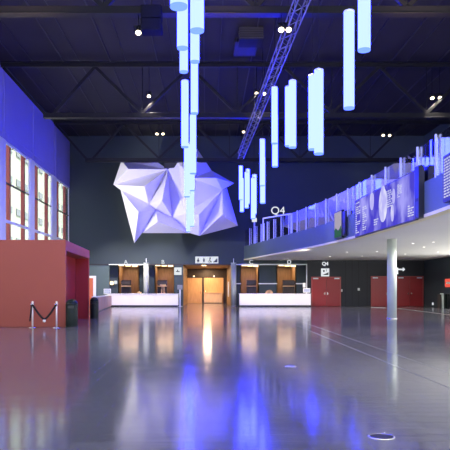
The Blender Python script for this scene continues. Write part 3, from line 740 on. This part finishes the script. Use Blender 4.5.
# ------------------------------------------------------------------ roof trusses
TY = [23.2, 37.2, 50.0]; ZB, ZT = 11.5, 14.5
labs = ['brownish steel roof truss across the top of the view', 'middle dark steel roof truss spanning the hall', 'farthest dark steel roof truss, above the faceted sculpture']
tn = [-6.5 + 5.5 * i for i in range(5)]; bn = [-9.3] + [-3.75 + 5.5 * i for i in range(4)]
for Y, lab in zip(TY, labs):
    t = thing('roof_truss', lab, 'truss', (0, Y, ZB), 'steel roof trusses')
    MB().box(LX + .12, RX, Y - .14, Y + .14, ZT - .12, ZT + .10).box(LX + .12, RX, Y - .25, Y + .25, ZT + .10, ZT + .14).build('top_chord', M['steel'], t, .008)
    MB().box(-9.5, RX, Y - .12, Y + .12, ZB - .04, ZB + .22).box(-9.5, RX, Y - .2, Y + .2, ZB - .08, ZB - .04).build('bottom_chord', M['steel'], t, .008)
    def dg(a, b): MB().bar(a, b, .17, .17).build('diagonal', M['steel'], t, .01)
    dg((-9.4, Y, ZB + .15), (LX + .25, Y, ZT - .15))
    for i, x in enumerate(tn):
        lx = -8.9 if i == 0 else bn[i]
        dg((x, Y, ZT - .1), (lx, Y, ZB + .2))
        if i + 1 < len(bn): dg((x, Y, ZT - .1), (bn[i + 1], Y, ZB + .2))
    for x in bn[1:]: MB().bar((x, Y, ZB + .2), (x, Y, ZT - .1), .05, .05).build('post', M['steel'], t)

# long lattice lighting truss
t = thing('lighting_truss', 'long aluminium lattice lighting truss running away under the roof', 'truss', (2.9, 30, 11))
A, B = Vector((3.55, 9, 11.0)), Vector((2.46, 46.6, 11.0)); dv = (B - A).normalized(); sv = Vector((dv.y, -dv.x, 0)); hw = .20
for sx in (-1, 1):
    for sz in (0, 1):
        o_ = sv * hw * sx + Vector((0, 0, .40 * sz)); MB().tube(A + o_, B + o_, .028, 8).build('chord', M['alu'], t)
for side in ((-1, 0, 1, 0), (-1, 1, 1, 1), (-1, 0, -1, 1), (1, 0, 1, 1)):
    mb = MB(); n = 64; Ls = (B - A).length
    for k in range(n):
        s0, s1_ = (side[:2], side[2:]) if k % 2 == 0 else (side[2:], side[:2])
        f = lambda s_, u: A + dv * (Ls * u) + sv * hw * s_[0] + Vector((0, 0, .40 * s_[1])); mb.tube(f(s0, k / n), f(s1_, (k + 1) / n), .014, 5)
    mb.build('lacing', M['alu'], t)
for u in (.05, .38, .75, .98):
    q = A.lerp(B, u); MB().tube(q + Vector((0, 0, .4)), (q.x, q.y, TOP), .012, 6).build('hanger', M['steel'], t)

# spot fixtures hanging from the trusses
def spotlight(px, py, Y, lab, power=500, warm=True):
    q = P(px, py, Y)
    top = ZB - .08 if q.z < ZB - .2 else ZT - .12
    t = thing('spotlight', lab, 'spotlight', (q.x, Y, q.z), 'roof spotlights')
    MB().tube((q.x, Y, q.z + .18), (q.x, Y, top), .02, 8).build('rod', M['steel'], t)
    MB().box(q.x - .17, q.x - .14, Y - .03, Y + .03, q.z - .05, q.z + .18).box(q.x + .14, q.x + .17, Y - .03, Y + .03, q.z - .05, q.z + .18).box(q.x - .17, q.x + .17, Y - .03, Y + .03, q.z + .16, q.z + .19).build('yoke', M['steel'], t)
    ax = Vector((0, -.55, -.83)).normalized(); c = Vector((q.x, Y, q.z))
    MB().tube(c - ax * .2, c + ax * .10, .11, 20, .12).build('can', M['black'], t)
    MB().tube(c + ax * .10, c + ax * .115, .10, 20).build('lens', M['warm'], t)
    l = lamp_spot('spot_beam', c + ax * .16, c + Vector((0, -9.0 if Y > 45 else -2.0, -12)), power * (.3 if Y > 45 else 1), (1, .88, .72), 65 if Y > 45 else 78, .8, .15)
spotlight(138.5, 31, 23.2, 'roof spotlight hanging left of the dark loudspeaker box', 1500)
spotlight(281, 28, 23.2, 'left lamp of bright pair beneath nearest truss beside lattice truss', 1500)
spotlight(288.5, 28, 23.2, 'right lamp of bright pair beneath nearest truss beside lattice truss', 1500)
spotlight(149, 95, 37.2, 'single roof spotlight on middle truss, left of tube cluster', 1500)
spotlight(256.5, 92.3, 37.2, 'left lamp of pair on middle truss by lattice truss', 900)
spotlight(264.2, 92.5, 37.2, 'right lamp of pair on middle truss by lattice truss', 900)
spotlight(432, 97, 37.2, 'left lamp of pair high at right, on middle truss', 900)
spotlight(439.5, 96.6, 37.2, 'right lamp of pair high at right, on middle truss', 900)
spotlight(157, 133, 50, 'left lamp of far pair above the faceted sculpture', 900)
spotlight(163, 133, 50, 'right lamp of far pair above the faceted sculpture', 900)
spotlight(243.5, 131, 50, 'single far spotlight at the end of lattice truss', 900)
spotlight(383, 134.5, 50, 'left lamp of far pair above the upper gallery', 900)
spotlight(389.5, 134.5, 50, 'right lamp of far pair above the upper gallery', 900)

# loudspeaker boxes under the nearest truss
t = thing('loudspeaker', 'dark stacked loudspeaker box hanging before nearest truss, left of tubes', 'loudspeaker', P(151.5, 20, 22.4))
for i, (pa_, pb_) in enumerate(((8, 20.5), (21, 33))):
    z1, z0 = P(0, pa_, 22.4).z, P(0, pb_, 22.4).z; x0, x1 = P(141.3, 0, 22.4).x, P(162, 0, 22.4).x
    cb = MB().box(x0, x1, 22.1, 22.7, z0, z1).build('cabinet', M['box'], t, .03)
    MB().box(x0 + .06, x1 - .06, 22.08, 22.1, z0 + .05, z1 - .05).build('grille', M['box'], cb)
MB().tube((P(151.5, 0, 22.4).x, 22.4, P(0, 8, 22.4).z), (P(151.5, 0, 22.4).x, 22.4, TOP - .17), .02, 6).build('cable', M['steel'], t)
# ventilation unit and its hatch in the roof
t = thing('ventilation_unit', 'louvred ventilation box under the roof right of the tube cluster', 'vent', (2.1, 33, 14))
MB().box(1.65, 2.85, 32.6, 33.8, 14.25, TOP).build('housing', M['steel'], t, .02)
for k in range(5): MB().box(1.62, 2.88, 32.56, 32.6, 14.28 + k * .12, 14.35 + k * .12).build('louvre', M['rib'], t)
MB().box(1.5, 2.75, 34.2, 36.4, TOP - .18, TOP).build('duct', M['black'], t, .02)

# ------------------------------------------------------------------ faceted white sculpture
SY = 50.7
sp = [(121.5,161,0),(113.5,184.5,-.2),(128.5,169,-1.1),(168,169.5,-.2),(151,158,.1),(144.5,186.5,-1.3),(120.7,189.6,.0),(149,204.5,-.2),(162,200.5,-1.5),(172.5,217.5,.1),
      (138.4,212,-1.4),(134.4,243,-.1),(155.5,210,-.2),(158,221.5,-1.1),(142,233,-.1),(190,233,-.1),(199.4,235.6,-.3),(178,162.5,-.3),(197,149,.1),(211.7,171,-.2),
      (233.9,183.3,.1),(222,190,-.4),(226.6,188.4,.1),(237.7,225.6,.0),(199,214.5,-1.6),(222.5,214.5,-1.5),(186,213,-1.0),(192,178,-1.4),(216,178,-1.1)]
sf = [(0,2,1),(0,4,3,2),(2,3,1),(1,3,5),(1,5,6),(6,5,7),(5,3,7),(7,3,8),(8,3,9),(6,7,10),(7,12,10),(6,10,11),(10,12,11),(12,13,14),(11,12,14),(7,8,12),(8,9,12),(12,9,13),(13,9,15,14),
      (3,17,26),(3,26,9),(9,26,15),(17,27,26),(17,18,27),(18,19,27),(19,28,27),(19,20,28),(28,20,21),(27,28,21),(27,21,26),(21,24,26),(26,24,15),(15,24,16),(24,21,16),(21,25,16),(21,22,25),(22,23,25),(25,23,16)]
mb = MB(); vs = [mb.bm.verts.new(P(a, b, SY + 1.45 * c_)) for a, b, c_ in sp]
for f in sf:
    for k in range(1, len(f) - 1):
        try: mb.bm.faces.new((vs[f[0]], vs[f[k]], vs[f[k + 1]]))
        except ValueError: pass
t = thing('wall_sculpture', 'large white faceted origami sculpture hung high before the dark wall', 'sculpture', (-2.5, SY, 5))
o = mb.build('faceted_shell', M['sculpt'], t)
md = o.modifiers.new('thickness', 'SOLIDIFY'); md.thickness = .05; md.offset = 0
for px in (121.5, 151, 170, 197):
    q = P(px, 161 if px != 197 else 152, SY - .02); MB().tube((q.x, SY - .05, q.z), (q.x, 50.15, ZB + .1), .03, 6).build('hanger', M['steel'], t)
MB().box(P(164, 0, 50.3).x, P(178, 0, 50.3).x, 50.25, 50.6, P(0, 168, 50.3).z, P(0, 161, 50.3).z).build('dark_notch_box', M['black'], t, .01)  # black box added to make the dark notch in the sculpture's top edge

# ------------------------------------------------------------------ tube pendants
TL, TR = 2.6, .139
tubes = [
 (178.7, 7.8, 10.4, 'widest glowing tube at top left of central cluster, cut by frame top'),
 (197.1, 31.8, 13.0, 'wide glowing tube at top right of central cluster, second widest'),
 (182.5, 49, 16.4, 'glowing tube just below the widest one, left column of central cluster'),
 (194.9, 62.5, 19.7, 'glowing tube just below the second widest one, right column of central cluster'),
 (183.8, 72.5, 21.6, 'glowing tube ending above the gap in left column of central cluster'),
 (184.9, 147.6, 24.8, 'glowing tube starting right below the gap in left column of central cluster'),
 (194.4, 114, 24.6, 'glowing tube third from the top in right column of central cluster'),
 (193, 174, 28, 'glowing tube fourth from the top in right column of central cluster'),
 (187, 197.2, 31, 'glowing tube before sculpture centre, left column, above the lowest one'),
 (192.1, 191, 34, 'glowing tube before sculpture centre, right column, above the lowest one'),
 (188.2, 232, 45, 'lowest thin glowing tube of the central cluster, left column'),
 (192.2, 226.6, 45, 'lowest thin glowing tube of the central cluster, right column'),
 (349, 109, 17, 'long separate glowing tube, second from right of all pendants'),
 (364.2, 51, 14.5, 'rightmost and widest glowing tube of the right row'),
 (318.8, 154.5, 19.6, 'wider front tube of the pair left of the separate long tube'),
 (312.5, 150, 22.2, 'narrower rear tube of the pair left of the separate long tube'),
 (292.5, 148, 24.6, 'wider front tube of the middle pair in the right row'),
 (288.3, 146.5, 27.7, 'narrower rear tube of the middle pair in the right row'),
 (274.6, 144, 29.2, 'upper of two aligned tubes left of the middle pair'),
 (275.0, 167, 32, 'lower of two aligned tubes left of the middle pair'),
 (262.4, 186, 35.4, 'upper of two aligned tubes above the Q4 sign'),
 (262.7, 203.6, 36.2, 'lower of two aligned tubes above the Q4 sign'),
 (240.8, 200, 48.5, 'upper tube of the leftmost small far pair, by sculpture edge'),
 (241.9, 212, 49, 'lower tube of the leftmost small far pair, by sculpture edge'),
 (247.8, 204, 47.5, 'upper right tube of the middle small far pair'),
 (246.6, 208.3, 46, 'lower left tube of the middle small far pair'),
 (254.4, 214, 42, 'upper right tube of the right small far pair'),
 (253.2, 219, 40.5, 'lower left tube of the right small far pair'),
]
proto = None
for px, py, dd, lab in tubes:
    q = P(px, py, dd)
    t = thing('tube_pendant', lab, 'pendant light', q, 'glowing tube pendants')
    if proto is None:
        z = Vector((0, 0, 0))
        b_ = MB().tube(q + Vector((0, 0, .03)), q + Vector((0, 0, TL - .03)), TR, 32, caps=False).build('diffuser', M['tube'], t)
        c1 = MB().lathe([(0, .02), (TR * .18, .02), (TR * .18, .012), (TR * .93, .012), (TR * .98, 0), (TR * 1.02, .01), (TR * 1.02, .035), (TR, .035)], q, 32).build('bottom_cap', M['cap'], t)
        c2 = MB().lathe([(TR, TL - .04), (TR * 1.02, TL - .04), (TR * 1.02, TL), (.03, TL + .02), (.02, TL + .06), (0, TL + .06)], q, 32).build('top_cap', M['frame'], t)
        proto = (b_, c1, c2)
    else:
        for o in proto:
            c_ = o.copy(); c_.parent = t; COL.objects.link(c_)
    MB().tube(q + Vector((0, 0, TL + .05)), (q.x, q.y, TOP), .008, 6).build('cable', M['steel'], t)

# ------------------------------------------------------------------ light
w = bpy.data.worlds.new('daylight'); S.world = w; w.use_nodes = True
bg = w.node_tree.nodes['Background']; bg.inputs[0].default_value = (.86, .93, 1.0, 1); bg.inputs[1].default_value = 1.3

# added spots without fixtures, aimed to bring out the sculpture's facets
lamp_spot('added_sculpture_spot', (-11.3, 43.0, 6.2), (-2.5, 50.7, 8.5), 2500, (1.0, .96, .90), 75, .7, .1)
lamp_spot('added_sculpture_spot', (7, 40.0, 3.0), (-2, 50.7, 8.5), 500, (1, .80, .80), 60, .7, .1)
# added warm spots without fixtures, tinting the nearest truss brown
for x in (-6.5, 0.5, 7.5):
    lamp_spot('added_truss_wash', (x, 21.6, 9.9), (x, 23.2, 11.8), 420, (1, .62, .38), 100, 1.0, .1)
# counter downlights
for x in (-7.6, -4.2, 3.6, 7.4):
    lamp_spot('counter_downlight', (x, 51.5, 8.5 if x < 0 else 3.8), (x, 54.2, .6), 1900 if x < 0 else 360, (1, .90, .82), 85, .9, .1)
# added spots high in the roof, without fixtures, lifting the hall's light
for x in (-7, 0, 7, 13):
    for y in (3, 13, 30, 43):
        if x > 6 and y > 12: continue
        lamp_spot('added_hall_spot', (x, y, 14.3), (x, y + 1, 0), 520, (1, .93, .85), 110, .8, .25)

sun = bpy.data.lights.new('sun', 'SUN'); sun.energy = 12; sun.angle = .02; sun.color = (1, .96, .88)
so = bpy.data.objects.new('sun', sun); COL.objects.link(so); so.location = (60, 0, 60)
so.rotation_euler = (Vector((-1, .15, -1.75))).to_track_quat('-Z', 'Y').to_euler()
# downlights of the gallery underside
for x, y in ((11, 50), (15.5, 50), (9.5, 42), (14.5, 41), (10.5, 32), (15, 30), (11, 22), (15, 19)):
    lamp_spot('gallery_downlight', (x, y, 3.88), (x, y, 0), 260, (1, .95, .88), 150, 1.0, .1)
# ------------------------------------------------------------------ camera and view
cam = bpy.data.cameras.new('camera'); co = bpy.data.objects.new('camera', cam); COL.objects.link(co)
co.location = (0, 0, EYE); co.rotation_euler = (math.pi / 2, 0, 0)
cam.sensor_width = 36; cam.lens = F / 450 * 36; cam.shift_x = (225 - CX) / 450; cam.shift_y = (CY - 225) / 450
cam.clip_end = 400
S.camera = co
S.view_settings.view_transform = 'Standard'; S.view_settings.look = 'None'; S.view_settings.gamma = 1; S.view_settings.use_curve_mapping = False
S.view_settings.exposure = 1.0
S.cycles.use_denoising = True
S.cycles.max_bounces = 8; S.cycles.transparent_max_bounces = 16; S.cycles.sample_clamp_indirect = 6
